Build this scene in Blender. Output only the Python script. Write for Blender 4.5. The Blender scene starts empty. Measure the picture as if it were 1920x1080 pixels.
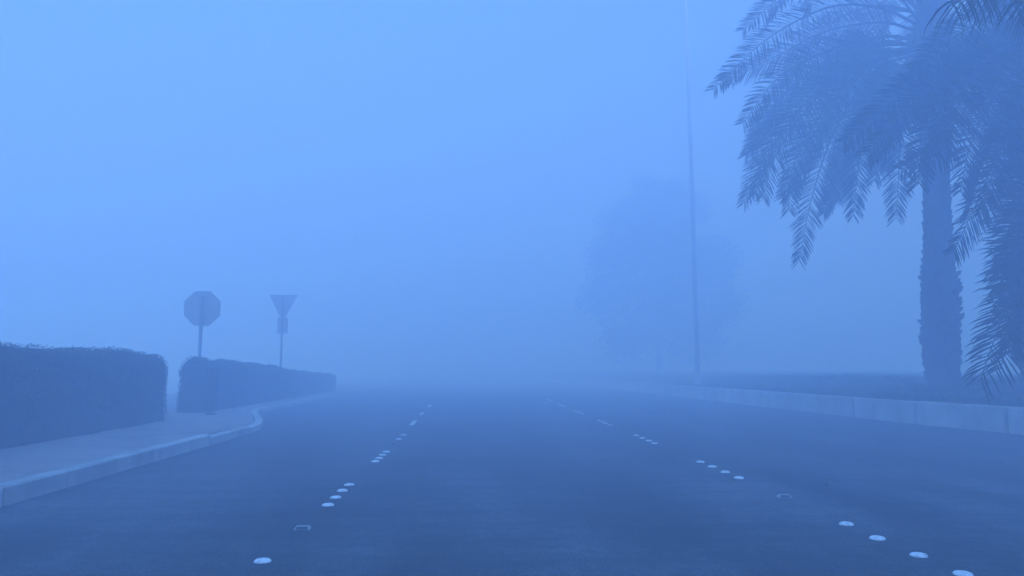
import bpy, math, random
from mathutils import Vector, Matrix, Euler, noise
R = math.radians
PI = math.pi
rng = random.Random(7)
sc = bpy.context.scene
COL = sc.collection

# ------------------------------------------------------------------ camera
F = 1390.0                      # focal length in photo pixels (1920 wide)
CAM_H = 1.05
cam_d = bpy.data.cameras.new('camera')
cam = bpy.data.objects.new('camera', cam_d)
COL.objects.link(cam)
cam.location = (0, 0, CAM_H)
cam.rotation_euler = (R(90 + 6.16), 0, R(-3.05))
cam_d.sensor_width = 36
cam_d.lens = 36 * F / 1920
cam_d.clip_start = 0.05
cam_d.clip_end = 3000
sc.camera = cam
ROT = cam.rotation_euler.to_matrix()


def ray(px, py):
    return ROT @ Vector(((px - 960) / F, (540 - py) / F, -1.0))


def pt(px, py, Y):
    """survey point: where the sight line through a photo pixel is Y metres down the road"""
    r = ray(px, py)
    return Vector((0, 0, CAM_H)) + r * (Y / r.y)


def gpt(px, py, z=0.0):
    r = ray(px, py)
    return Vector((0, 0, CAM_H)) + r * ((z - CAM_H) / r.z)


# ------------------------------------------------------------------ helpers
def tag(o, label=None, cat=None, group=None, kind=None):
    if label: o['label'] = label
    if cat: o['category'] = cat
    if group: o['group'] = group
    if kind: o['kind'] = kind
    return o


def empty(name, loc, label, cat, group=None, rz=0.0):
    o = bpy.data.objects.new(name, None)
    o.empty_display_size = 0.2
    COL.objects.link(o)
    o.location = loc
    o.rotation_euler = (0, 0, rz)
    return tag(o, label, cat, group)


class MB:
    def __init__(s):
        s.v, s.f, s.uv = [], [], None

    def add(s, vs, fs):
        b = len(s.v)
        s.v.extend([tuple(v) for v in vs])
        s.f.extend([tuple(i + b for i in f) for f in fs])

    def box(s, c, d, rz=0.0, bev=0.0):
        """box with optional chamfered edges"""
        x, y, z = [q / 2 for q in d]
        m = Matrix.Rotation(rz, 3, 'Z')
        c = Vector(c)
        if bev <= 0:
            vs = [(-x, -y, -z), (x, -y, -z), (x, y, -z), (-x, y, -z), (-x, -y, z), (x, -y, z), (x, y, z), (-x, y, z)]
            fs = [(0, 3, 2, 1), (4, 5, 6, 7), (0, 1, 5, 4), (1, 2, 6, 5), (2, 3, 7, 6), (3, 0, 4, 7)]
            s.add([c + m @ Vector(v) for v in vs], fs)
            return
        b = bev
        rings = [(z * -1, b), (-z + b, 0), (z - b, 0), (z, b)]
        vs, fs = [], []
        for (zz, ins) in rings:
            X, Y = x - ins, y - ins
            k = b if ins == 0 else b * .4
            for (sx, sy) in ((-1, -1), (1, -1), (1, 1), (-1, 1)):
                if (sx, sy) in ((-1, -1), (1, 1)):
                    vs += [(sx * X, sy * (Y - k), zz), (sx * (X - k), sy * Y, zz)]
                else:
                    vs += [(sx * (X - k), sy * Y, zz), (sx * X, sy * (Y - k), zz)]
        for r in range(3):
            for i in range(8):
                j = (i + 1) % 8
                fs.append((r * 8 + i, r * 8 + j, r * 8 + 8 + j, r * 8 + 8 + i))
        fs.append(tuple(reversed(range(8))))
        fs.append(tuple(range(24, 32)))
        s.add([c + m @ Vector(v) for v in vs], fs)

    def lathe(s, prof, n=24, c=(0, 0, 0), cap=True):
        c = Vector(c)
        vs, fs = [], []
        for (r, z) in prof:
            for i in range(n):
                a = 2 * PI * i / n
                vs.append(c + Vector((r * math.cos(a), r * math.sin(a), z)))
        for k in range(len(prof) - 1):
            for i in range(n):
                j = (i + 1) % n
                fs.append((k * n + i, k * n + j, k * n + n + j, k * n + n + i))
        if cap:
            fs.append(tuple(reversed(range(n))))
            fs.append(tuple(range((len(prof) - 1) * n, len(prof) * n)))
        s.add(vs, fs)

    def tube(s, pts, rad, n=10):
        pts = [Vector(p) for p in pts]
        if not isinstance(rad, (list, tuple)): rad = [rad] * len(pts)
        vs, fs = [], []
        ref = Vector((0.3, 0.9, 0.2))
        for k, p in enumerate(pts):
            t = (pts[min(k + 1, len(pts) - 1)] - pts[max(k - 1, 0)]).normalized()
            u = t.cross(ref)
            if u.length < .05: u = t.cross(Vector((1, 0, 0)))
            u.normalize()
            w = t.cross(u)
            for i in range(n):
                a = 2 * PI * i / n
                vs.append(p + (u * math.cos(a) + w * math.sin(a)) * rad[k])
        for k in range(len(pts) - 1):
            for i in range(n):
                j = (i + 1) % n
                fs.append((k * n + i, k * n + j, k * n + n + j, k * n + n + i))
        fs.append(tuple(reversed(range(n))))
        fs.append(tuple(range((len(pts) - 1) * n, len(pts) * n)))
        s.add(vs, fs)

    def prism(s, poly, y0, y1):
        """polygon in XZ, pulled from y0 to y1"""
        n = len(poly)
        vs = [(x, y0, z) for x, z in poly] + [(x, y1, z) for x, z in poly]
        fs = [tuple(range(n)), tuple(reversed(range(n, 2 * n)))]
        for i in range(n):
            j = (i + 1) % n
            fs.append((j, i, i + n, j + n))
        s.add(vs, fs)

    def build(s, name, mat, parent=None, smooth=False):
        me = bpy.data.meshes.new(name)
        me.from_pydata(s.v, [], s.f)
        me.update()
        me.materials.append(mat)
        if smooth:
            me.polygons.foreach_set('use_smooth', [True] * len(me.polygons))
        o = bpy.data.objects.new(name, me)
        COL.objects.link(o)
        if parent: o.parent = parent
        return o


# ------------------------------------------------------------------ materials
def mat(name):
    m = bpy.data.materials.new(name)
    m.use_nodes = True
    nt = m.node_tree
    b = nt.nodes['Principled BSDF']
    return m, nt, b


def nd(nt, typ, **kw):
    n = nt.nodes.new(typ)
    for k, v in kw.items():
        if k in n.inputs.keys():
            n.inputs[k].default_value = v
        else:
            setattr(n, k, v)
    return n


def ramp(nt, fac, stops):
    r = nt.nodes.new('ShaderNodeValToRGB')
    el = r.color_ramp.elements
    while len(el) < len(stops): el.new(0.5)
    for e, (p, c) in zip(el, stops):
        e.position = p
        e.color = (c[0], c[1], c[2], 1) if isinstance(c, (tuple, list)) else (c, c, c, 1)
    nt.links.new(fac, r.inputs[0])
    return r.outputs[0]


def mul(nt, a, b, mode='MULTIPLY', f=1.0):
    m = nt.nodes.new('ShaderNodeMix')
    m.data_type = 'RGBA'
    m.blend_type = mode
    m.inputs[0].default_value = f
    nt.links.new(a, m.inputs[6])
    nt.links.new(b, m.inputs[7])
    return m.outputs[2]


def noise_n(nt, vec, scale, detail=4, rough=.6):
    n = nt.nodes.new('ShaderNodeTexNoise')
    n.inputs['Scale'].default_value = scale
    n.inputs['Detail'].default_value = detail
    n.inputs['Roughness'].default_value = rough
    if vec is not None: nt.links.new(vec, n.inputs['Vector'])
    return n.outputs['Fac']


def bump(nt, b, h, strength, dist):
    n = nt.nodes.new('ShaderNodeBump')
    n.inputs['Strength'].default_value = strength
    n.inputs['Distance'].default_value = dist
    nt.links.new(h, n.inputs['Height'])
    nt.links.new(n.outputs[0], b.inputs['Normal'])


def obj_vec(nt, scale=None):
    c = nt.nodes.new('ShaderNodeTexCoord')
    o = c.outputs['Object']
    if scale:
        mp = nt.nodes.new('ShaderNodeMapping')
        mp.inputs['Scale'].default_value = scale
        nt.links.new(o, mp.inputs['Vector'])
        o = mp.outputs[0]
    return o


def simple(name, colr, rough=.7, var=.25, scale=6, bmp=0.0, metallic=0.0, island=0.0):
    m, nt, b = mat(name)
    v = obj_vec(nt)
    f = noise_n(nt, v, scale, 6)
    lo = [c * (1 - var) for c in colr]
    hi = [min(1, c * (1 + var)) for c in colr]
    colo = ramp(nt, f, [(.3, lo), (.7, hi)])
    if island:
        g = nt.nodes.new('ShaderNodeNewGeometry')
        iv = ramp(nt, g.outputs['Random Per Island'], [(0, 1 - island), (1, 1 + 0 * island)])
        colo = mul(nt, colo, iv)
    nt.links.new(colo, b.inputs['Base Color'])
    b.inputs['Roughness'].default_value = rough
    b.inputs['Metallic'].default_value = metallic
    if bmp:
        bump(nt, b, noise_n(nt, v, scale * 6, 5), bmp, .01)
    return m


# asphalt: dark bitumen, fine aggregate, long tyre-worn bands, old patches and a few scuffs
def make_asphalt():
    m, nt, b = mat('asphalt')
    v = obj_vec(nt)
    fine = noise_n(nt, v, 75, 8, .8)
    mid = noise_n(nt, v, 9, 5, .65)
    big = noise_n(nt, obj_vec(nt, (1.0, .28, 1.0)), .9, 4, .55)
    cross = noise_n(nt, obj_vec(nt, (.35, 2.2, 1.0)), 1.6, 5, .6)
    c = ramp(nt, fine, [(.33, (.016, .017, .02)), (.50, (.042, .044, .049)), (.66, (.21, .21, .215))])
    c = mul(nt, c, ramp(nt, big, [(.38, .38), (.62, 1.5)]))
    c = mul(nt, c, ramp(nt, cross, [(.38, .75), (.62, 1.15)]))
    c = mul(nt, c, ramp(nt, mid, [(.34, .68), (.66, 1.28)]))
    scuff = noise_n(nt, obj_vec(nt, (.5, 9, 1)), 1.1, 3, .5)
    c = mul(nt, c, ramp(nt, scuff, [(.70, 0.0), (.78, .06)]), 'ADD')
    nt.links.new(c, b.inputs['Base Color'])
    rr = ramp(nt, big, [(.3, .62), (.7, .85)])
    nt.links.new(rr, b.inputs['Roughness'])
    b.inputs['Specular IOR Level'].default_value = .3
    bump(nt, b, fine, .5, .004)
    return m


def make_paving():
    m, nt, b = mat('paving_blocks')
    v = obj_vec(nt)
    br = nt.nodes.new('ShaderNodeTexBrick')
    br.inputs['Scale'].default_value = 1.0
    br.inputs['Brick Width'].default_value = .2
    br.inputs['Row Height'].default_value = .1
    br.inputs['Mortar Size'].default_value = .005
    br.inputs['Color1'].default_value = (.34, .26, .235, 1)
    br.inputs['Color2'].default_value = (.27, .215, .2, 1)
    br.inputs['Mortar'].default_value = (.13, .115, .105, 1)
    nt.links.new(v, br.inputs['Vector'])
    c = mul(nt, br.outputs['Color'], ramp(nt, noise_n(nt, v, 1.7, 6), [(.3, .75), (.7, 1.15)]))
    nt.links.new(c, b.inputs['Base Color'])
    b.inputs['Roughness'].default_value = .85
    bump(nt, b, br.outputs['Fac'], -.4, .006)
    return m


def make_concrete(name, colr, island=.3):
    m, nt, b = mat(name)
    v = obj_vec(nt)
    f = noise_n(nt, v, 3.2, 7, .65)
    streak = noise_n(nt, obj_vec(nt, (1.6, 1.6, .5)), 1.3, 6, .65)
    c = ramp(nt, f, [(.3, [q * .8 for q in colr]), (.7, [q * 1.12 for q in colr])])
    c = mul(nt, c, ramp(nt, streak, [(.35, .74), (.6, 1.0)]))
    g = nt.nodes.new('ShaderNodeNewGeometry')
    c = mul(nt, c, ramp(nt, g.outputs['Random Per Island'], [(0, 1 - island), (1, 1.0)]))
    nt.links.new(c, b.inputs['Base Color'])
    b.inputs['Roughness'].default_value = .85
    bump(nt, b, noise_n(nt, v, 60, 5), .35, .006)
    return m


def make_leaf(name, dark, light, rough=.5):
    m, nt, b = mat(name)
    g = nt.nodes.new('ShaderNodeNewGeometry')
    c = ramp(nt, g.outputs['Random Per Island'], [(0, dark), (1, light)])
    nt.links.new(c, b.inputs['Base Color'])
    b.inputs['Roughness'].default_value = rough
    b.inputs['Specular IOR Level'].default_value = .12
    return m


M_ASPH = make_asphalt()
M_PAVE = make_paving()
M_KERB = make_concrete('kerb_concrete', (.55, .54, .52))
M_KERB2 = make_concrete('raised_kerb_concrete', (.70, .68, .66), .25)
M_GROUND = simple('sandy_ground', (.44, .40, .34), .95, .3, .8, .4)
M_TURF = simple('turf_soil', (.07, .08, .04), .95, .4, 2.5, .5)
M_SOIL = simple('dark_soil', (.035, .03, .022), .95, .4, 5, .6)
M_GRASS = make_leaf('grass_blade', (.03, .06, .018), (.075, .12, .035), .6)
M_FROND = make_leaf('palm_leaflet', (.014, .022, .010), (.03, .042, .018), .65)
M_RACHIS = simple('palm_rachis', (.10, .11, .05), .55, .2, 5)
M_TRUNK = simple('palm_trunk_bark', (.14, .115, .09), .95, .45, 7, .8, island=.5)
M_HLEAF = make_leaf('hedge_leaf', (.028, .05, .018), (.06, .1, .03), .5)
M_HCORE = simple('hedge_twigs', (.02, .028, .012), .95, .4, 9, .6)
M_TLEAF = make_leaf('tree_leaf', (.03, .05, .02), (.06, .085, .03), .5)
M_BARK = simple('tree_bark', (.1, .085, .07), .95, .35, 6, .7)
M_GALV = simple('galvanised_steel', (.24, .245, .25), .6, .15, 9, 0, .2)
M_SBACK = simple('sign_back_aluminium', (.4, .4, .41), .55, .12, 5)
M_SRED = simple('sign_red_face', (.42, .02, .025), .4, .06, 3)
M_SWHITE = simple('sign_white_face', (.75, .75, .74), .4, .05, 3)
M_POLE = simple('painted_lamp_pole', (.55, .56, .57), .5, .12, 3)
M_BIN = simple('bin_paint', (.035, .04, .04), .5, .2, 6)
def make_stud():
    m, nt, b = mat('ceramic_stud')
    v = obj_vec(nt)
    oi = nt.nodes.new('ShaderNodeObjectInfo')
    off = nt.nodes.new('ShaderNodeVectorMath'); off.operation = 'ADD'
    nt.links.new(v, off.inputs[0]); nt.links.new(oi.outputs['Location'], off.inputs[1])
    g = noise_n(nt, off.outputs[0], 38, 5, .7)
    c = ramp(nt, g, [(.32, (.42, .41, .38)), (.50, (.80, .80, .78)), (1, (.86, .86, .85))])
    nt.links.new(c, b.inputs['Base Color'])
    b.inputs['Roughness'].default_value = .28
    return m


M_STUD = make_stud()
M_MARK = simple('marker_body', (.32, .32, .31), .5, .2, 40)
M_REFL = simple('reflector_face', (.02, .018, .016), .25, .2, 60)
M_GLASS = simple('lamp_glass', (.5, .5, .5), .2, .05, 5)
M_STONE = simple('road_stone', (.22, .21, .2), .9, .4, 30, island=.7)

def smooth(t):
    t = max(0, min(1, t))
    return t * t * (3 - 2 * t)


# ------------------------------------------------------------------ the setting
m = MB()
S = 300
m.add([(-S, -60, -.012), (S, -60, -.012), (S, 420, -.012), (-S, 420, -.012)], [(0, 1, 2, 3)])
tag(m.build('ground', M_GROUND), 'bare sandy ground stretching away into the fog', 'ground', kind='structure')


def kx(y):            # front face of the raised kerb on the right
    pts = [(-40, 10.4), (3, 9.35), (11.7, 8.66), (13.9, 8.3), (18.2, 8.0), (23, 7.7), (35, 7.05), (60, 5.9), (200, 3)]
    for (y0, x0), (y1, x1) in zip(pts, pts[1:]):
        if y <= y1:
            return x0 + (x1 - x0) * (y - y0) / (y1 - y0)
    return 3


XL = -3.56            # road-side face of the left kerb
# road, a sheet with a fine grid so it follows both kerbs
m = MB()
ys = [-40 + i * 4 for i in range(61)]
vs = []
for y in ys:
    xr = kx(y)
    for k in range(9):
        t = k / 8
        vs.append((-5.3 + (xr + .02 + 5.3) * t, y, 0.0))
fs = []
for i in range(len(ys) - 1):
    for k in range(8):
        fs.append((i * 9 + k, i * 9 + k + 1, i * 9 + k + 10, i * 9 + k + 9))
m.add(vs, fs)
tag(m.build('road', M_ASPH), 'dark worn asphalt road running straight into the fog', 'road', kind='structure')

# pavement on the left
m = MB()
vs, fs = [], []
py_ = [-40, 0, 6, 11.5, 12.4, 13.5, 14.5, 15.5, 16.5, 17.5, 18.5, 20, 40, 170]
for y in py_:
    d = smooth((y - 11.5) / 1.5)
    e = XL - 1.45 * smooth((y - 12.2) / 6.5) - .16
    for x, dz in zip((-11.1, min(-5.1, e - .2), min(-4.4, e - .1), e), (0, 0, .02, .035)):
        vs.append((x, y, .126 - dz * d))
for k in range(len(py_) - 1):
    for q in range(3):
        a = k * 4 + q
        fs.append((a, a + 1, a + 5, a + 4))
m.add(vs, fs)
tag(m.build('pavement', M_PAVE), 'pinkish block pavement between the left kerb and hedges', 'pavement', kind='structure')

# left kerb: precast stones, a dropped stretch past 10.6 m
def xe(y):            # road-side line of the left kerb, easing away at the side road
    return XL - 1.45 * smooth((y - 12.2) / 6.5)


m = MB()
y = -12.0
while y < 90:
    L = .9
    h = .15 if y + L < 10.65 else (.115 if y < 12.2 else .10)
    a = math.atan2(-(xe(y + L) - xe(y)), L)
    m.box((xe(y + L / 2) - .075 + rng.uniform(-.004, .004), y + L / 2, h / 2 - .05), (.15, L - .024, h + .1), a + rng.uniform(-.006, .006), .014)
    y += L
tag(m.build('kerb', M_KERB), 'low pale concrete kerb along the left pavement', 'kerb', kind='structure')
# dark joint of sand and dirt behind the kerb
m = MB()
m.box((-3.716, 0.2, .05), (.016, 24, .12))
tag(m.build('kerb_joint', M_SOIL), 'dark dirt filled joint behind the left kerb', 'joint', kind='structure')

# raised kerb on the right: tall precast blocks following the bed's curve
m = MB()
y = -14.0
k = 0
while y < 110:
    L = 1.98
    x0, x1 = kx(y), kx(y + L)
    a = math.atan2(-(x1 - x0), L)
    h = .425 + rng.uniform(-.006, .006)
    cx = (x0 + x1) / 2 + .09 + rng.uniform(-.006, .006)
    m.box((cx, y + L / 2, h / 2 - .1), (.18, L - .03, h + .2), a, .02)
    y += L
tag(m.build('raised_kerb', M_KERB2), 'tall pale concrete block kerb holding up the grass bed', 'kerb', kind='structure')


P1 = pt(1767, 709, 15.0)       # foot of the nearer visible palm trunk
P2 = pt(1952, 722, 12.9)       # foot of the second palm, just past the frame


def bed_z(x, y):
    e = x - (kx(y) + .18)
    z = .40 + .34 * smooth(e / 3.2) + .07 * smooth((e - 2.5) / 8)
    z += .03 * noise.noise((x * .5, y * .5, 1.3)) + .012 * noise.noise((x * 2.1, y * 2.1, 4.3))
    for p, hh in ((P1, .10), (P2, .16)):
        d2 = (x - p.x) ** 2 + (y - p.y) ** 2
        z += hh * math.exp(-d2 / 1.6)
    return z


m = MB()
NX, NY = 60, 150
vs, fs = [], []
for iy in range(NY + 1):
    y = -14 + 124 * (iy / NY) ** 1.25
    for ix in range(NX + 1):
        e = 60 * (ix / NX) ** 2.2
        x = kx(y) + .17 + e
        z = bed_z(x, y) if ix else .36
        vs.append((x, y, z))
for iy in range(NY):
    for ix in range(NX):
        a = iy * (NX + 1) + ix
        fs.append((a, a + 1, a + NX + 2, a + NX + 1))
m.add(vs, fs)
tag(m.build('grass_bed', M_TURF, smooth=True), 'raised turf bed behind the tall kerb on the right', 'turf bed', kind='structure')

# grass blades
m = MB()
for i in range(42000):
    y = 4.0 + 24 * rng.random() ** 1.1
    e = .03 + 7.5 * rng.random() ** 1.8
    x = kx(y) + .18 + e
    if math.hypot(x - P2.x, y - P2.y) < .8 and rng.random() < .8: continue
    z = bed_z(x, y) - .01
    h = rng.uniform(.035, .085) * (1.3 if e < .3 else 1)
    a = rng.uniform(0, 2 * PI)
    w = rng.uniform(.004, .009)
    lean = Vector((rng.gauss(0, .03) - (.02 if e < .15 else 0), rng.gauss(0, .03), h))
    d = Vector((math.cos(a), math.sin(a), 0)) * w
    p = Vector((x, y, z))
    m.add([p - d, p + d, p + lean * .55 + d * .7, p + lean, p + lean * .55 - d * .7], [(0, 1, 2, 3, 4)])
for i in range(260):
    y = 6 + 16 * rng.random()
    e = .06 + 3.6 * rng.random() ** 2
    if i < 40:
        a = rng.uniform(0, 2 * PI); cx_, cy_ = P1.x + .45 * math.cos(a), P1.y + .45 * math.sin(a)
    else:
        cx_, cy_ = kx(y) + .18 + e, y
    hh = rng.uniform(.07, .16)
    for k in range(34):
        a = rng.uniform(0, 2 * PI); q = abs(rng.gauss(0, .06))
        x_, y_ = cx_ + q * math.cos(a), cy_ + q * math.sin(a)
        p = Vector((x_, y_, bed_z(x_, y_) - .01))
        d = Vector((-math.sin(a), math.cos(a), 0)) * .006
        lean = Vector((math.cos(a) * .5 * hh, math.sin(a) * .5 * hh, 1 * hh * rng.uniform(.6, 1.1)))
        m.add([p - d, p + d, p + lean * .6 + d * .6 + Vector((0, 0, .02)), p + lean, p + lean * .6 - d * .6 + Vector((0, 0, .02))], [(0, 1, 2, 3, 4)])
tag(m.build('grass', M_GRASS), 'short dull green grass covering the raised bed', 'grass', kind='stuff')

# dark mulch around the second palm
m = MB()
ring = []
n = 40
vs = [(P2.x, P2.y, bed_z(P2.x, P2.y) + .05)]
for q, rr in enumerate((.45, .72, .8)):
    for i in range(n):
        a = 2 * PI * i / n
        r2 = rr * (1 + .12 * noise.noise((math.cos(a) * 1.5, math.sin(a) * 1.5, 2.2)))
        x, y = P2.x + r2 * math.cos(a), P2.y + r2 * math.sin(a)
        vs.append((x, y, bed_z(x, y) + (.05, .045, -.02)[q] + .012 * rng.random()))
fs = [(0, 1 + i, 1 + (i + 1) % n) for i in range(n)]
for q in range(2):
    for i in range(n):
        j = (i + 1) % n
        fs.append((1 + q * n + i, 1 + (q + 1) * n + i, 1 + (q + 1) * n + j, 1 + q * n + j))
m.add(vs, fs)
tag(m.build('soil', M_SOIL), 'dark mulched soil ring at the foot of the right palm', 'soil', kind='structure')

# grit and crumbs of stone lying on the asphalt
m = MB()
for i in range(2600):
    y = 2.6 + 9 * rng.random() ** 1.6
    x = rng.uniform(XL + .05, kx(y) - .05)
    if rng.random() < .35: x = XL + .03 + abs(rng.gauss(0, .25))
    r = rng.uniform(.0018, .0048) * (1.8 if rng.random() < .06 else 1)
    vs = []
    for k in range(6):
        a = 2 * PI * k / 6
        vs.append((x + r * math.cos(a) * rng.uniform(.7, 1.2), y + r * math.sin(a) * rng.uniform(.7, 1.2), .001))
    vs.append((x + rng.uniform(-.3, .3) * r, y, .001 + r * rng.uniform(.6, 1.1)))
    m.add(vs, [(k, (k + 1) % 6, 6) for k in range(6)])
tag(m.build('grit', M_STONE), 'scattered fine grit on the near asphalt', 'grit', kind='stuff')

# ------------------------------------------------------------------ road studs
XLL, XRL = -1.09, 2.54


def stud_mesh():
    m = MB()
    prof = [(.047, .0), (.047, .003), (.0456, .0060), (.0425, .0098), (.037, .0132), (.028, .0156), (.017, .0171), (.006, .0177)]
    m.lathe(prof, 28)
    o = m.build('road_stud', M_STUD, smooth=True)
    return o


ORD = ['first', 'second', 'third', 'fourth']
NUM = ['nearest', 'second', 'third', 'fourth', 'fifth', 'sixth', 'seventh']
R_GROUPS = [[3.79, 4.17, 4.59, 5.01], [7.12, 7.52, 7.93, 8.33], [10.39, 10.77, 11.18, 11.6], [13.7, 14.1, 14.5, 14.9],
            [17.1, 17.5, 17.9, 18.3], [20.4, 20.8, 21.2, 21.6], [23.8, 24.2, 24.6, 25.0]]
L_GROUPS = [[4.24], [5.90, 6.23, 6.57, 6.89], [8.57, 8.87, 9.19, 9.53], [11.21, 11.91], [14.0, 14.32, 14.64, 14.96],
            [17.0, 17.4, 17.8], [20.4, 20.8, 21.2]]


def line_x(side, y):          # the hand-laid lines wander by a few centimetres
    tab = [(3, 2.505), (4.6, 2.505), (6, 2.555), (11, 2.55), (16, 2.53), (30, 2.51)] if side == 'right' else \
          [(3, -1.135), (4.3, -1.13), (5, -1.105), (6.5, -1.10), (9, -1.075), (12, -1.08), (15, -1.135), (24, -1.19), (30, -1.2)]
    for (a, p), (b, q) in zip(tab, tab[1:]):
        if y <= b: return p + (q - p) * (y - a) / (b - a)
    return tab[-1][1]


stud0 = None
for side, X, groups in (('right', XRL, R_GROUPS), ('left', XLL, L_GROUPS)):
    for gi, g in enumerate(groups):
        for si, y in enumerate(g):
            if stud0 is None:
                o = stud0 = stud_mesh()
            else:
                o = stud0.copy()
                COL.objects.link(o)
            o.location = (line_x(side, y) + rng.uniform(-.007, .007), y, 0.001)
            o.rotation_euler = (R(rng.uniform(-1.2, 1.2)), R(rng.uniform(-1.2, 1.2)), rng.uniform(0, 6))
            n = len(g)
            if n == 1:
                lab = 'lone white domed road stud at the near end of the left line'
            else:
                lab = 'white domed road stud, %s of %s in the %s cluster of the %s line' % (
                    ORD[si], {2: 'two', 3: 'three', 4: 'four'}[n], NUM[gi], side)
            tag(o, lab, 'road stud', 'domed road studs along the lane lines')


def make_marker():
    root = empty('reflective_marker', (0, 0, 0), 'x', 'road marker')
    m = MB()
    a, b, h = .052, .034, .021
    t = .040, .014
    vs = [(-a, -b, 0), (a, -b, 0), (a, b, 0), (-a, b, 0), (-t[0], -t[1], h), (t[0], -t[1], h), (t[0], t[1], h), (-t[0], t[1], h)]
    m.add(vs, [(0, 3, 2, 1), (4, 5, 6, 7), (0, 1, 5, 4), (1, 2, 6, 5), (2, 3, 7, 6), (3, 0, 4, 7)])
    m.build('marker_body', M_MARK, root)
    for s in (-1, 1):
        m = MB()
        q0 = Vector((0, s * b, 0)); q1 = Vector((0, s * t[1], h))
        nrm = Vector((0, s * h, b - t[1])).normalized() * .0015
        def P(x, k): return Vector((x, 0, 0)) + q0.lerp(q1, k) + nrm
        w0, w1 = .041, .036
        m.add([P(-w0, .08), P(w0, .08), P(w1, .84), P(-w1, .84),
               P(-w0, .08) - 2 * nrm, P(w0, .08) - 2 * nrm, P(w1, .84) - 2 * nrm, P(-w1, .84) - 2 * nrm],
              [(0, 1, 2, 3), (7, 6, 5, 4), (0, 4, 5, 1), (1, 5, 6, 2), (2, 6, 7, 3), (3, 7, 4, 0)])
        m.build('reflector', M_REFL, root)
    return root


mk0 = None
for X, y, lab in ((XRL + .02, 6.09, 'small reflective road marker nearest the camera on the right line'),
                  (XRL, 12.7, 'small reflective road marker between third and fourth clusters of the right line'),
                  (XLL, 5.07, 'small reflective road marker by the lone stud on the left line'),
                  (XLL, 10.51, 'small reflective road marker beyond the third cluster of the left line')):
    if mk0 is None:
        o = mk0 = make_marker()
    else:
        o = mk0.copy(); COL.objects.link(o)
        for ch in mk0.children:
            c = ch.copy(); COL.objects.link(c); c.parent = o
    o.location = (line_x('right' if X > 0 else 'left', y), y, .001)
    tag(o, lab, 'road marker', 'reflective markers along the lane lines')

# one dark pebble on the right side of the lane
m = MB()
g = gpt(1549, 910)
vs, fs = [], []
for k, (rr, z) in enumerate(((.008, 0), (.011, .006), (.007, .013))):
    for i in range(9):
        a = 2 * PI * i / 9
        q = rr * rng.uniform(.85, 1.15)
        vs.append((q * math.cos(a), q * .8 * math.sin(a), z))
for k in range(2):
    for i in range(9):
        j = (i + 1) % 9
        fs.append((k * 9 + i, k * 9 + j, k * 9 + 9 + j, k * 9 + 9 + i))
fs += [tuple(reversed(range(9))), tuple(range(18, 27))]
m.add(vs, fs)
o = m.build('pebble', M_SOIL, smooth=True)
o.location = (g.x, g.y, .001)
tag(o, 'tiny dark pebble lying on the asphalt beside the right line', 'pebble')


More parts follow.
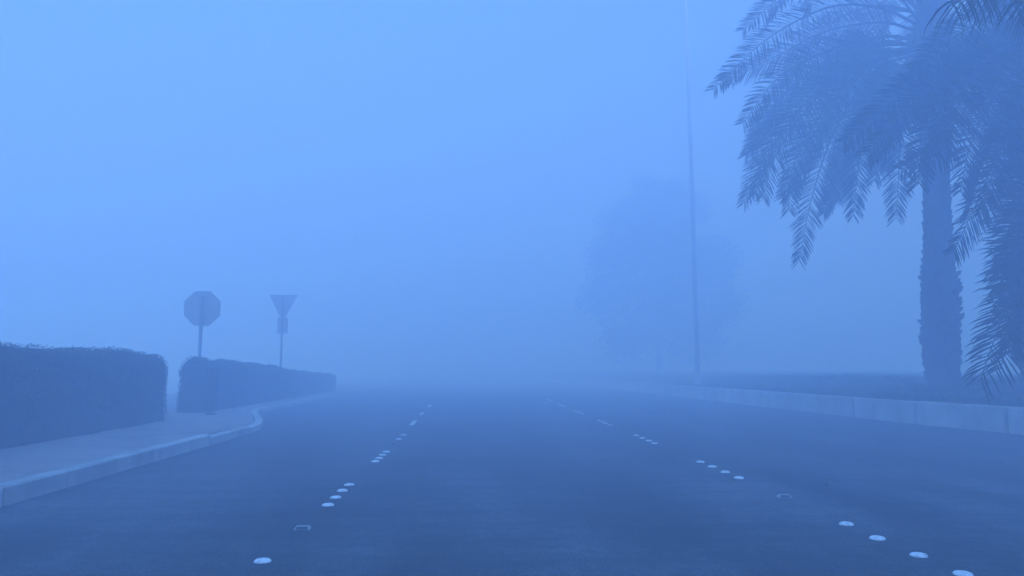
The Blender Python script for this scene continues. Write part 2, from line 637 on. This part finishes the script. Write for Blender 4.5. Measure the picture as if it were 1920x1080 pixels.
# ------------------------------------------------------------------ hedges
def hedge(x_face, x_back, y0, y1, z0, z1, n_leaf, label, seed, leaf=.036, droop=0.0):
    r = random.Random(seed)
    cx, cy = (x_face + x_back) / 2, (y0 + y1) / 2
    hx, hy, H = (x_face - x_back) / 2, (y1 - y0) / 2, z1 - z0
    root = empty('hedge', (cx, cy, z0), label, 'hedge', 'clipped hedges along the left pavement')

    def surf(u, v):
        """u round the plan outline, v 0..1 up the side and over the top; returns point, normal"""
        n = 7.0
        per = 4 * (hx + hy)
        d = (u % 1.0) * per
        if d < 2 * hy: px_, py_, nx_, ny_ = hx, -hy + d, 1, 0
        elif d < 2 * hy + 2 * hx: px_, py_, nx_, ny_ = hx - (d - 2 * hy), hy, 0, 1
        elif d < 4 * hy + 2 * hx: px_, py_, nx_, ny_ = -hx, hy - (d - 2 * hy - 2 * hx), -1, 0
        else: px_, py_, nx_, ny_ = -hx + (d - 4 * hy - 2 * hx), -hy, 0, -1
        # round the plan corners
        rc = .3
        qx = max(-(hx - rc), min(hx - rc, px_)); qy = max(-(hy - rc), min(hy - rc, py_))
        dv = Vector((px_ - qx, py_ - qy, 0))
        if dv.length > rc: dv = dv.normalized() * rc
        base = Vector((qx, qy, 0)) + dv
        nn = dv.normalized()
        return base, nn

    def point(u, t):
        base, nn = surf(u, 0)
        side = .72
        rt = .22
        if t < side:
            z = (H - rt) * t / side
            p = Vector((base.x, base.y, z)); nrm = nn.copy()
        else:
            k = (t - side) / (1 - side)
            if k < .35:
                a = k / .35 * PI / 2
                p = Vector((base.x, base.y, H - rt)) + nn * (rt * (math.cos(a) - 1)) + Vector((0, 0, rt * math.sin(a)))
                nrm = nn * math.cos(a) + Vector((0, 0, math.sin(a)))
            else:
                s = 1 - (k - .35) / .65
                inx = base - nn * rt
                p = Vector((inx.x * s if abs(inx.x) < hx + 1 else inx.x, inx.y, H))
                p.x = inx.x * s
                nrm = Vector((0, 0, 1))
        p.z -= droop * smooth((p.y + hy) / (2 * hy)) * (p.z / H)
        w = noise.noise((p.x * 1.3 + cx, p.y * 1.3 + cy, p.z * 1.3)) * .085 + noise.noise((p.x * 5 + cx, p.y * 5 + cy, p.z * 5)) * .04
        return p + nrm * w, nrm

    m = MB()
    NU, NT = 150, 26
    vs, fs = [], []
    for iu in range(NU):
        for it in range(NT + 1):
            p, nrm = point(iu / NU, it / NT)
            vs.append(p - nrm * .035)
    for iu in range(NU):
        ju = (iu + 1) % NU
        for it in range(NT):
            fs.append((iu * (NT + 1) + it, ju * (NT + 1) + it, ju * (NT + 1) + it + 1, iu * (NT + 1) + it + 1))
    m.add(vs, fs)
    m.build('branches', M_HCORE, root, smooth=True)
    m = MB()
    for i in range(n_leaf):
        p, nrm = point(r.random(), r.random() ** .85)
        p = p + nrm * r.uniform(-.05, .014)
        if r.random() < .02: p += nrm * r.uniform(.02, .06)
        ax = (nrm * .8 + Vector((r.gauss(0, .6), r.gauss(0, .6), r.gauss(.15, .6)))).normalized()
        tg = ax.cross(Vector((r.gauss(0, 1), r.gauss(0, 1), r.gauss(0, 1)))).normalized()
        bt = ax.cross(tg)
        L = leaf * r.uniform(.65, 1.25); W = L * .42
        m.add([p - tg * L * .5, p + bt * W * .5 + ax * .003, p + tg * L * .55, p - bt * W * .5 + ax * .003], [(0, 1, 2, 3)])
    m.build('foliage', M_HLEAF, root)
    return root


hedge(-5.37, -6.6, 3.0, 13.78, .126, 1.315, 42000, 'long clipped dark hedge nearest the camera behind the pavement', 3, .042)
hedge(-5.55, -6.2, 15.9, 31.0, .126, 1.235, 32000, 'shorter clipped hedge past the gap, fading in front of the octagonal sign', 4, .05, .42)

# ------------------------------------------------------------------ signs
ST = pt(371, 740, 18.6); ST.z = .126
root = empty('octagonal_sign', ST, 'octagonal road sign on slim pole seen from behind over the hedge', 'road sign', rz=R(4))
cz = pt(380, 578, 18.6).z - ST.z
m = MB(); m.lathe([(.042, 0), (.042, cz + .3), (.030, cz + .31)], 14, (0, 0, 0)); m.build('pole', M_GALV, root, smooth=False)
def ngon(n, r, cz, a0): return [(r * math.cos(a0 + 2 * PI * i / n), cz + r * math.sin(a0 + 2 * PI * i / n)) for i in range(n)]
m = MB(); m.prism(ngon(8, .465, cz, PI / 8), .048, .054); m.build('sign_plate', M_SBACK, root)
m = MB(); m.prism(ngon(8, .463, cz, PI / 8), .055, .057); fc = m.build('sign_border', M_SWHITE, root)
m = MB(); m.prism(ngon(8, .435, cz, PI / 8), .058, .060); m.build('sign_face', M_SRED, root)
for dz in (-.22, .22):
    m = MB(); m.box((0, -.002, cz + dz), (.11, .098, .035), 0, .004); m.build('bracket', M_GALV, root)

GW = pt(526, 700, 24.5); GW.z = .126
root = empty('triangular_sign', GW, 'triangular road sign, point down, with small plate below on slim pole', 'road sign', rz=R(-3))
top = pt(531, 552, 24.5).z - GW.z
m = MB(); m.lathe([(.036, 0), (.036, top - .1), (.028, top - .09)], 14); m.build('pole', M_GALV, root)
W = .46
def tri(w, zt, hgt, cut):
    return [(-w, zt), (-w + .03, zt + .02), (w - .03, zt + .02), (w, zt), (cut, zt - hgt), (-cut, zt - hgt)]
m = MB(); m.prism(list(reversed(tri(W, top - .03, .76, .06))), .042, .048); m.build('sign_plate', M_SBACK, root)
m = MB(); m.prism(list(reversed(tri(W - .004, top - .03, .755, .055))), .049, .051); m.build('sign_border', M_SRED, root)
m = MB(); m.prism(list(reversed(tri(W - .13, top - .10, .52, .045))), .052, .054); m.build('sign_face', M_SWHITE, root)
m = MB(); m.box((0, .045, top - 1.02), (.35, .006, .52), 0, .0); m.build('lower_plate', M_SBACK, root)
for zz in (top - .2, top - .9, top - 1.15):
    m = MB(); m.box((0, -.001, zz), (.09, .084, .03), 0, .004); m.build('bracket', M_GALV, root)

# ------------------------------------------------------------------ litter bin in front of the second hedge
B = pt(398, 720, 15.3); B.z = .126
root = empty('litter_bin', B, 'slim dark litter bin standing against the second hedge', 'bin')
m = MB(); m.lathe([(.10, 0), (.10, .03), (.045, .05), (.045, .18)], 20); m.build('foot', M_BIN, root)
m = MB(); m.lathe([(.115, .18), (.125, .2), (.135, .78), (.135, .82)], 24); m.build('body', M_BIN, root)
m = MB(); m.lathe([(.145, .90), (.14, .935), (.10, .975), (.03, .99)], 24); m.build('lid', M_BIN, root)
for i in range(4):
    a = i * PI / 2 + .5
    m = MB(); m.box((.122 * math.cos(a), .122 * math.sin(a), .86), (.02, .02, .1)); m.build('lid_post', M_BIN, root)

# ------------------------------------------------------------------ lamp post
LP = pt(1308, 690, 27.0)
LP.z = bed_z(LP.x, LP.y) - .03
root = empty('street_lamp', LP, 'tall thin street lamp post fading into fog beside the bushy tree', 'street lamp')
Hh = pt(1293, 0, 27.0).z + .25 - LP.z
m = MB(); m.tube([(0, 0, 0), (-.03, 0, Hh * .5), (-.09, 0, Hh)], [.09, .075, .055], 16); m.build('pole', M_POLE, root, smooth=True)
m = MB(); m.lathe([(.19, 0), (.19, .03), (.14, .05), (.13, .5), (.11, .55)], 16); m.build('base', M_POLE, root)
m = MB(); m.tube([(-.09, 0, Hh - .05), (-.35, 0, Hh + .06), (-.9, 0, Hh + .12), (-1.5, 0, Hh + .15)], [.05, .045, .04, .035], 10); m.build('arm', M_POLE, root, smooth=True)
m = MB(); m.box((-1.8, 0, Hh + .16), (.75, .28, .11), 0, .03); hd = m.build('lamp_head', M_POLE, root)
m = MB(); m.box((-1.85, 0, Hh + .10), (.5, .2, .02), 0, .004); m.build('lens', M_GLASS, hd)


# ------------------------------------------------------------------ palms
def catmull(P, n):
    P = [2 * P[0] - P[1]] + P + [2 * P[-1] - P[-2]]
    out = []
    for k in range(1, len(P) - 2):
        for i in range(n):
            t = i / n
            a, b, c, d = P[k - 1:k + 3]
            out.append(.5 * ((2 * b) + (c - a) * t + (2 * a - 5 * b + 4 * c - d) * t * t + (3 * b - a - 3 * c + d) * t ** 3))
    out.append(P[-2])
    return out


def frond(root, pts, twist0, twist1, leaf_len, r, n_leaf=95, droop=.35, spread=.5, width=.016, bare=.14, fw=1.0):
    """pts: rachis control points in the palm's own coordinates"""
    org = root.location
    C = catmull([Vector(p) for p in pts], 14)
    cum = [0.0]
    for a, b in zip(C, C[1:]): cum.append(cum[-1] + (b - a).length)
    L = cum[-1]

    def at(s):
        d = s * L
        for k in range(len(C) - 1):
            if d <= cum[k + 1] or k == len(C) - 2:
                t = (d - cum[k]) / max(1e-6, cum[k + 1] - cum[k])
                return C[k].lerp(C[k + 1], t), (C[k + 1] - C[k]).normalized()
    hz = C[-1] - C[0]; hz.z = 0
    if hz.length < .2: hz = C[len(C) // 2] - C[0]; hz.z = 0
    hz.normalize()
    side_h = Vector((hz.y, -hz.x, 0))
    mb = MB()
    # rachis: flattened tapering stalk
    rp = [at(i / 16)[0] for i in range(17)]
    mb.tube(rp, [max(.005, .036 * (1 - i / 16) ** .9) for i in range(17)], 6)
    for i in range(n_leaf):
        for sd in (-1, 1):
            s = bare + (1 - bare) * ((i + r.random() * .8) / n_leaf)
            if r.random() < .05: continue
            p, t = at(min(.999, s))
            sv = (side_h - t * side_h.dot(t)).normalized()
            nv = sv.cross(t)
            tw = twist0 + (twist1 - twist0) * s
            sv, nv = sv * math.cos(tw) + nv * math.sin(tw), nv * math.cos(tw) - sv * math.sin(tw)
            q = (s - bare) / (1 - bare)
            ll = leaf_len * (.45 + .75 * math.sin(PI * min(1, q * .8 + .12)) ** .8) * r.uniform(.85, 1.1) * (1 - .35 * q ** 3)
            fwd = (.55 + .55 * q) * (fw + (1 - fw) * q ** 2) + r.gauss(0, .08)
            va = r.choice((.1, .35, .6)) * spread * 1.6 + r.gauss(0, .1)
            d = (sv * sd * math.cos(va) + nv * math.sin(va)) * math.cos(fwd * .8) + t * math.sin(fwd * .8)
            d.normalize()
            w = width * r.uniform(.8, 1.2)
            wd = d.cross(nv if r.random() < .5 else Vector((r.gauss(0, 1), r.gauss(0, 1), r.gauss(0, 1))).normalized())
            if wd.length < .1: wd = d.cross(sv)
            wd.normalize()
            g = Vector((0, 0, -1))
            p1 = p + d * ll * .45 + g * ll * droop * .12
            p2 = p + d * ll * .8 + g * ll * droop * .36
            p3 = p + d * ll + g * ll * droop * .62
            mb.add([p - wd * w * .35, p + wd * w * .35, p1 - wd * w, p1 + wd * w, p2 - wd * w * .62, p2 + wd * w * .62, p3],
                   [(0, 1, 3, 2), (2, 3, 5, 4), (4, 5, 6)])
    return mb.build('frond', M_FROND, root)


def trunk_mesh(axis, rad, root, seed, crown_from):
    """axis(z)->(x,y) centre; rad(z)->radius; leaf-base stubs in a spiral"""
    r = random.Random(seed)
    H = axis['H']
    ax = axis['f']
    mb = MB()
    NS, NR = 36, 90
    vs, fs = [], []
    for k in range(NR + 1):
        z = H * k / NR
        x, y = ax(z)
        for i in range(NS):
            a = 2 * PI * i / NS
            rr = rad(z) * (1 + .05 * noise.noise((math.cos(a) * 3, math.sin(a) * 3, z * 4)))
            vs.append((x + rr * math.cos(a), y + rr * math.sin(a), z - .1 if k == 0 else z))
    for k in range(NR):
        for i in range(NS):
            j = (i + 1) % NS
            fs.append((k * NS + i, k * NS + j, k * NS + NS + j, k * NS + NS + i))
    fs.append(tuple(range(NR * NS, (NR + 1) * NS)))
    mb.add(vs, fs)
    # worn leaf bases: upward pointing diamond scales
    z = .12
    a = 0.0
    while z < H:
        a += R(137.5)
        z += .0135
        x, y = ax(z)
        up = smooth((z - crown_from) / 1.2)
        rr = rad(z)
        out = rr * (.03 + (.16 + .14 * smooth((z - .6) / .6) * smooth((3.4 - z) / .8)) * r.random() ** 2) + .22 * up * r.random() * rr
        hgt = r.uniform(.13, .19) * (1 + 1.1 * up)
        wd = rr * r.uniform(.30, .42)
        n = Vector((math.cos(a), math.sin(a), 0)); s = Vector((-math.sin(a), math.cos(a), 0))
        c = Vector((x, y, z))
        b0 = c + n * rr * .93
        tip = c + n * (rr + out) + Vector((0, 0, hgt * (.75 + .3 * r.random())))
        l = b0 + s * wd * .55 + Vector((0, 0, hgt * .45)); q = b0 - s * wd * .55 + Vector((0, 0, hgt * .45))
        low = b0 - Vector((0, 0, hgt * .15))
        mid = c + n * (rr + out * .8) + Vector((0, 0, hgt * .4))
        tl = tip + s * wd * .22; tr = tip - s * wd * .22
        back = c + n * rr * .85 + Vector((0, 0, hgt * .8))
        mb.add([low, l, q, mid, tl, tr, back], [(0, 3, 1), (0, 2, 3), (1, 3, 4), (3, 2, 5), (3, 5, 4), (4, 5, 6), (1, 4, 6), (2, 6, 5)])
    return mb.build('trunk', M_TRUNK, root)


def palm_random_fronds(root, c, n, r, leaf_len, width, L0, az_ok, el_rng, n_leaf=80):
    k = 0
    tries = 0
    while k < n and tries < 1000:
        tries += 1
        az = r.uniform(0, 2 * PI)
        if not az_ok(az): continue
        el = R(r.uniform(*el_rng))
        L = L0 * r.uniform(.85, 1.1)
        bend = r.uniform(1.5, 2.3)
        p = Vector(c) + Vector((math.cos(az), math.sin(az), 0)) * .22
        P = [p.copy()]
        for i in range(1, 8):
            s = i / 7
            e = el - bend * s ** 1.35
            e = max(e, R(-86))
            p = p + Vector((math.cos(az) * math.cos(e), math.sin(az) * math.cos(e), math.sin(e))) * L / 7
            P.append(p.copy())
        frond(root, P, r.uniform(-.3, .3), r.uniform(-1.1, 1.1), leaf_len, r, n_leaf, .3, .55, width)
        k += 1


# ---- palm one, trunk in full view
r1 = random.Random(21)
D1 = 15.0
root1 = empty('palm_tree', (P1.x, P1.y, bed_z(P1.x, P1.y) - .02), 'date palm with its rough trunk in full view on the grass bed', 'palm', 'date palms on the raised bed')
o1 = root1.location
T1 = pt(1748, 30, D1) - o1
mid1 = pt(1757, 400, D1) - o1


def ax1(z):
    t = z / T1.z
    return (T1.x * (t ** 1.2), T1.y * t)


def rad1(z):
    h = z
    b = .30 + .045 * smooth((h - .2) / .5) - .09 * smooth((h - 1.6) / 2.0)
    b += .03 * smooth((h - 4.2) / 1.0) + .12 * smooth((h - 5.2) / 1.2) - .14 * smooth((h - 7.2) / .9)
    return b


trunk_mesh({'H': T1.z + .25, 'f': ax1}, rad1, root1, 5, 5.3)


def w1(px, py, dy):
    return pt(px, py, D1 + dy) - o1


C1 = (1740, 30, 0)
LL = .50
key1 = [
    # control points (photo survey pixel, depth offset)
    ([(1725, 40, 0), (1640, -45, -.3), (1500, -30, -.7), (1392, 58, -1.0)], .9, 1.2),
    ([(1725, 50, 0), (1660, 18, -.2), (1560, 12, -.6), (1440, 72, -.9), (1338, 168, -1.1)], .8, 1.2),
    ([(1722, 60, 0), (1655, 42, .4), (1550, 58, .8), (1450, 108, 1.2), (1360, 150, 1.3)], -.7, -1.0),
    ([(1722, 78, 0), (1660, 68, -.4), (1560, 92, -.8), (1460, 145, -1.2), (1393, 232, -1.4)], .8, 1.2),
    ([(1722, 86, 0), (1640, 78, .5), (1540, 120, .9), (1460, 190, 1.0), (1410, 285, 1.0)], -.8, -1.2),
    ([(1722, 85, 0), (1640, 88, .2), (1540, 150, .4), (1450, 250, .5), (1395, 382, .5)], -.9, -1.3),
    ([(1722, 90, 0), (1630, 105, -.5), (1530, 185, -.9), (1455, 290, -1.0), (1430, 375, -1.0)], .7, 1.1),
    ([(1722, 95, 0), (1635, 120, -.6), (1550, 200, -1.2), (1490, 300, -1.4), (1478, 395, -1.4)], .7, 1.0),
    ([(1722, 95, 0), (1640, 110, .8), (1560, 200, 1.3), (1500, 300, 1.5), (1465, 370, 1.5)], -.7, -1.1),
    ([(1725, 100, 0), (1645, 130, -.3), (1572, 230, -.6), (1525, 360, -.7), (1498, 490, -.7)], .8, 1.1),
    ([(1725, 105, 0), (1655, 150, .8), (1600, 250, 1.2), (1570, 340, 1.3), (1545, 400, 1.3)], -.7, -.9),
    ([(1725, 105, 0), (1670, 140, -.9), (1630, 215, -1.5), (1610, 310, -1.7), (1600, 405, -1.7)], .4, .6),
    ([(1728, 110, 0), (1670, 150, .9), (1620, 230, 1.5), (1585, 300, 1.7), (1573, 375, 1.7)], -.5, -.7),
    ([(1730, 110, 0), (1700, 160, -1.1), (1690, 240, -1.7), (1685, 330, -1.8), (1680, 408, -1.8)], .1, .2),
    ([(1730, 110, 0), (1690, 150, 1.0), (1660, 220, 1.7), (1650, 290, 1.9), (1640, 340, 1.9)], -.3, -.3),
    ([(1765, 60, 0), (1830, 20, -.5), (1920, 40, -1.0), (2010, 130, -1.3), (2060, 230, -1.3)], .8, 1.0),
    ([(1770, 90, 0), (1840, 80, .5), (1920, 140, .9), (1980, 240, 1.1), (2000, 330, 1.1)], -.8, -1.0),
    ([(1770, 100, 0), (1830, 120, -.6), (1890, 210, -1.0), (1930, 330, -1.1), (1945, 420, -1.1)], .8, 1.0),
    ([(1770, 100, 0), (1815, 130, .9), (1850, 210, 1.5), (1870, 290, 1.7), (1880, 360, 1.7)], -.5, -.6),
]
for P, a, b in key1:
    frond(root1, [w1(*p) for p in P], a, b, LL, r1, 150, .25, .5, .0125)
for P, a, b in key1[4:15:2]:
    q = [w1(*p) for p in P]
    dv = Vector((r1.uniform(-.12, .3), r1.uniform(-.5, .5), r1.uniform(-.05, .3)))
    q = [c + dv * (k / (len(q) - 1)) for k, c in enumerate(q)]
    frond(root1, q, a * .6, b * .7, LL, r1, 165, .25, .5, .0125)
palm_random_fronds(root1, (T1.x, T1.y, T1.z + .1), 15, r1, LL, .0125, 4.2, lambda a: True, (35, 82), 110)

# ---- palm two, trunk just outside the frame, fronds hanging in
r2 = random.Random(33)
D2 = 12.6
root2 = empty('palm_tree', (P2.x, P2.y, bed_z(P2.x, P2.y) - .02), 'nearer date palm at the frame edge with dark fronds hanging to the ground', 'palm', 'date palms on the raised bed')
o2 = root2.location
T2 = pt(1985, 60, D2) - o2


def ax2(z):
    t = z / T2.z
    return (T2.x * t, T2.y * t)


def rad2(z):
    return .31 + .04 * smooth((z - .2) / .5) - .07 * smooth((z - 1.5) / 2.0) + .14 * smooth((z - 3.6) / 1.2) - .12 * smooth((z - 5.6) / .8)


trunk_mesh({'H': T2.z + .2, 'f': ax2}, rad2, root2, 8, 3.8)


def w2(px, py, Y):
    return pt(px, py, Y) - o2


L2 = .52
key2 = [
    ([(1975, 60, 12.5), (1900, 66, 12.0), (1790, 110, 11.4), (1680, 185, 11.0), (1582, 268, 10.8)], .8, 1.2),
    ([(1975, 66, 12.5), (1890, 88, 12.2), (1790, 140, 11.9), (1700, 215, 11.7), (1640, 300, 11.6)], -.7, -1.1),
    ([(1975, 62, 12.5), (1900, 80, 11.6), (1800, 130, 10.8), (1710, 200, 10.3), (1625, 290, 10.0)], .7, 1.0),
    ([(1975, 85, 12.4), (1880, 105, 11.4), (1790, 170, 10.6), (1735, 260, 10.1), (1722, 345, 9.9)], .5, .7),
    ([(1975, 90, 12.4), (1900, 120, 11.8), (1820, 190, 11.1), (1775, 270, 10.7), (1690, 318, 10.5)], .9, 1.3),
    ([(1975, 75, 12.4), (1910, 80, 11.2), (1830, 130, 10.2), (1780, 210, 9.7), (1760, 290, 9.5)], .4, .6),
    ([(1975, 95, 12.4), (1915, 120, 11.4), (1860, 190, 10.5), (1820, 270, 10.1), (1800, 360, 9.9)], .6, .9),
    ([(1975, 110, 12.3), (1930, 160, 11.5), (1880, 260, 10.7), (1840, 360, 10.3), (1788, 472, 10.1)], .9, 1.2),
    ([(1980, 110, 12.3), (1935, 150, 11.9), (1880, 230, 11.5), (1840, 310, 11.3), (1815, 400, 11.2)], -.6, -.9),
    ([(1975, 95, 12.4), (1950, 130, 11.2), (1910, 210, 10.0), (1870, 300, 9.4), (1840, 400, 9.2)], .8, 1.1),
    ([(1985, 110, 12.2), (1975, 190, 10.9), (1940, 380, 9.6), (1890, 560, 9.0), (1838, 712, 8.8)], .5, .8),
    ([(1990, 120, 12.2), (1985, 220, 10.9), (1965, 400, 9.6), (1930, 540, 9.1), (1898, 662, 8.9)], .4, .6),
    ([(1985, 110, 12.2), (1965, 170, 11.1), (1935, 320, 10.0), (1895, 460, 9.5), (1868, 560, 9.3)], .6, .9),
    ([(1990, 110, 12.2), (1990, 220, 11.2), (1970, 380, 10.2), (1945, 520, 9.8), (1912, 620, 9.6)], .5, .7),
    ([(1990, 100, 12.2), (1985, 150, 10.9), (1960, 280, 9.6), (1925, 430, 9.0), (1880, 600, 8.7)], .7, 1.0),
    ([(1990, 100, 12.2), (1995, 140, 11.0), (1985, 260, 10.0), (1965, 400, 9.5), (1930, 560, 9.2)], -.5, -.8),
    ([(1980, 50, 12.4), (1930, 20, 11.8), (1860, 30, 11.2), (1770, 85, 10.8), (1700, 160, 10.6)], .8, 1.1),
]
for P, a, b in key2:
    hang = P[-1][1] > 500
    frond(root2, [w2(*p) for p in P], a, b, .66 if hang else L2, r2, 190, .3, .5, .0135, fw=.35 if hang else 1.0)
for P, a, b in key2[10:14]:
    q = [w2(*p) for p in P]
    dv = Vector((r2.uniform(.0, .35), r2.uniform(-.4, .3), r2.uniform(.0, .35)))
    q = [c + dv * (k / (len(q) - 1)) for k, c in enumerate(q)]
    frond(root2, q, a * .6, b * .7, .6, r2, 170, .3, .5, .0135, fw=.5)
# fronds that pass over the top edge of the frame towards the camera, long leaflets hanging
for P in ([(1975, 30, 12.3), (1975, -75, 9.4), (1920, -45, 7.4), (1850, -22, 6.6), (1775, 4, 6.2)],
          [(1985, 30, 12.3), (2010, -80, 9.4), (1995, -45, 7.6), (1960, -20, 6.7), (1905, 0, 6.2)]):
    frond(root2, [w2(*p) for p in P], .0, .15, .6, r2, 80, 1.8, .25, .0115, .3)
palm_random_fronds(root2, (T2.x, T2.y, T2.z + .1), 9, r2, L2, .0135, 4.2,
                   lambda a: not (R(100) < a < R(250)), (20, 80), 100)

# ------------------------------------------------------------------ bushy tree in the fog
rt = random.Random(5)
DT = 52.0
TT = pt(1235, 690, DT)
TT.z = bed_z(TT.x, TT.y) - .05
root = empty('bushy_tree', TT, 'big round bushy tree almost lost in the fog behind the lamp post', 'tree')
blobs = []
for (px, py, dy, rr) in ((1240, 375, 0, 1.5), (1190, 392, .6, 1.2), (1290, 392, -.5, 1.3), (1235, 450, 0, 2.2), (1150, 480, .4, 1.7),
                         (1330, 490, -.3, 1.8), (1250, 540, -.8, 2.4), (1135, 560, 0, 1.6), (1350, 570, .5, 1.5), (1180, 630, -.5, 1.7),
                         (1300, 630, .3, 1.8), (1240, 420, 1.5, 1.8), (1205, 345, .2, .7), (1275, 350, .1, .7), (1150, 410, .2, .9)):
    blobs.append((pt(px, py, DT + dy) - TT, rr * 1.3))
m = MB()
m.tube([(0, 0, 0), (.1, 0, 1.2), (.05, .1, 2.6), (.15, 0, 4.4)], [.3, .24, .2, .12], 12)
for c, rr in blobs:
    a = Vector((.08, .05, 1.6 + 2.2 * rt.random()))
    m.tube([a, a.lerp(c, .5) + Vector((rt.gauss(0, .2), rt.gauss(0, .2), .1)), c], [.1, .07, .025], 7)
m.build('trunk', M_BARK, root, smooth=True)
m = MB()
for c, rr in blobs:
    for k in range(int(520 * rr * rr)):
        v = Vector((rt.gauss(0, 1), rt.gauss(0, 1), rt.gauss(0, 1))).normalized()
        q = rr * (rt.random() ** .45) * (1 + .25 * noise.noise(v * 2.3 + c))
        p = c + Vector((v.x, v.y, v.z * .85)) * q
        if noise.noise(p * .9) < -.36: continue
        t = Vector((rt.gauss(0, 1), rt.gauss(0, 1), rt.gauss(0, .6) - .3)).normalized()
        b = t.cross(Vector((rt.gauss(0, 1), rt.gauss(0, 1), rt.gauss(0, 1)))).normalized()
        Ls = rt.uniform(.2, .38)
        m.add([p, p + t * Ls * .5 + b * Ls * .25, p + t * Ls, p + t * Ls * .5 - b * Ls * .25], [(0, 1, 2, 3)])
m.build('crown', M_TLEAF, root)

# ------------------------------------------------------------------ air
HAZE_DENS = 0.069
m = MB()
HZ_TOP = LP.z + Hh + .45
m.box((0, 180, (HZ_TOP - 1.02) / 2), (640, 520, HZ_TOP + 1.02))
print('haze top', HZ_TOP)
hz = m.build('haze', bpy.data.materials.new('fog_air'))
hm = hz.data.materials[0]
hm.use_nodes = True
nt = hm.node_tree
for n in list(nt.nodes):
    if n.type != 'OUTPUT_MATERIAL': nt.nodes.remove(n)
pv = nt.nodes.new('ShaderNodeVolumePrincipled')
pv.inputs['Color'].default_value = (.68, .77, 1, 1)      # blue light scatters most
pv.inputs['Absorption Color'].default_value = (1, 1, 1, 1)
pv.inputs['Density'].default_value = HAZE_DENS
pv.inputs['Anisotropy'].default_value = .0
nt.links.new(pv.outputs[0], nt.nodes[0].inputs['Volume'])
tag(hz, 'thick blue dusk fog filling the whole street', 'fog', kind='stuff')

# ------------------------------------------------------------------ light
SUN_EL, SUN_AZ = R(5), R(165)          # low, behind the camera
w = bpy.data.worlds.new('World')
sc.world = w
w.use_nodes = True
nt = w.node_tree
bg = nt.nodes['Background']
sky = nt.nodes.new('ShaderNodeTexSky')
sky.sky_type = 'NISHITA'
sky.sun_disc = False
sky.sun_elevation = SUN_EL
sky.sun_rotation = SUN_AZ
tint = nt.nodes.new('ShaderNodeRGB')
tint.outputs[0].default_value = (.98, .88, 1.0, 1)     # cool violet dusk cast of the sky
sky.air_density = 1.0
sky.dust_density = .2
sky.ozone_density = 4.5
tc = nt.nodes.new('ShaderNodeTexCoord')
sx = nt.nodes.new('ShaderNodeSeparateXYZ')
nt.links.new(tc.outputs['Generated'], sx.inputs[0])
over = ramp(nt, sx.outputs['Z'], [(0, .02), (.5, .33), (1, 2.4)])       # overcast sky: zenith brighter than horizon
nt.links.new(mul(nt, mul(nt, sky.outputs[0], tint.outputs[0]), over), bg.inputs['Color'])
bg.inputs['Strength'].default_value = .15
sl = bpy.data.lights.new('sun', 'SUN')
sl.energy = .3
sl.angle = R(12)
sl.color = (1, .93, .85)
so = bpy.data.objects.new('sun', sl)
COL.objects.link(so)
d = Vector((math.sin(SUN_AZ) * math.cos(SUN_EL), math.cos(SUN_AZ) * math.cos(SUN_EL), math.sin(SUN_EL)))
so.rotation_euler = d.to_track_quat('Z', 'Y').to_euler()

# ------------------------------------------------------------------ render settings
vs = sc.view_settings
vs.view_transform = 'Standard'
vs.look = 'None'
vs.gamma = 1
vs.exposure = 3.68
sc.cycles.use_denoising = True
sc.cycles.denoiser = 'OPENIMAGEDENOISE'
sc.cycles.max_bounces = 40
sc.cycles.diffuse_bounces = 3
sc.cycles.glossy_bounces = 2
sc.cycles.volume_bounces = 32
sc.cycles.sample_clamp_indirect = 10
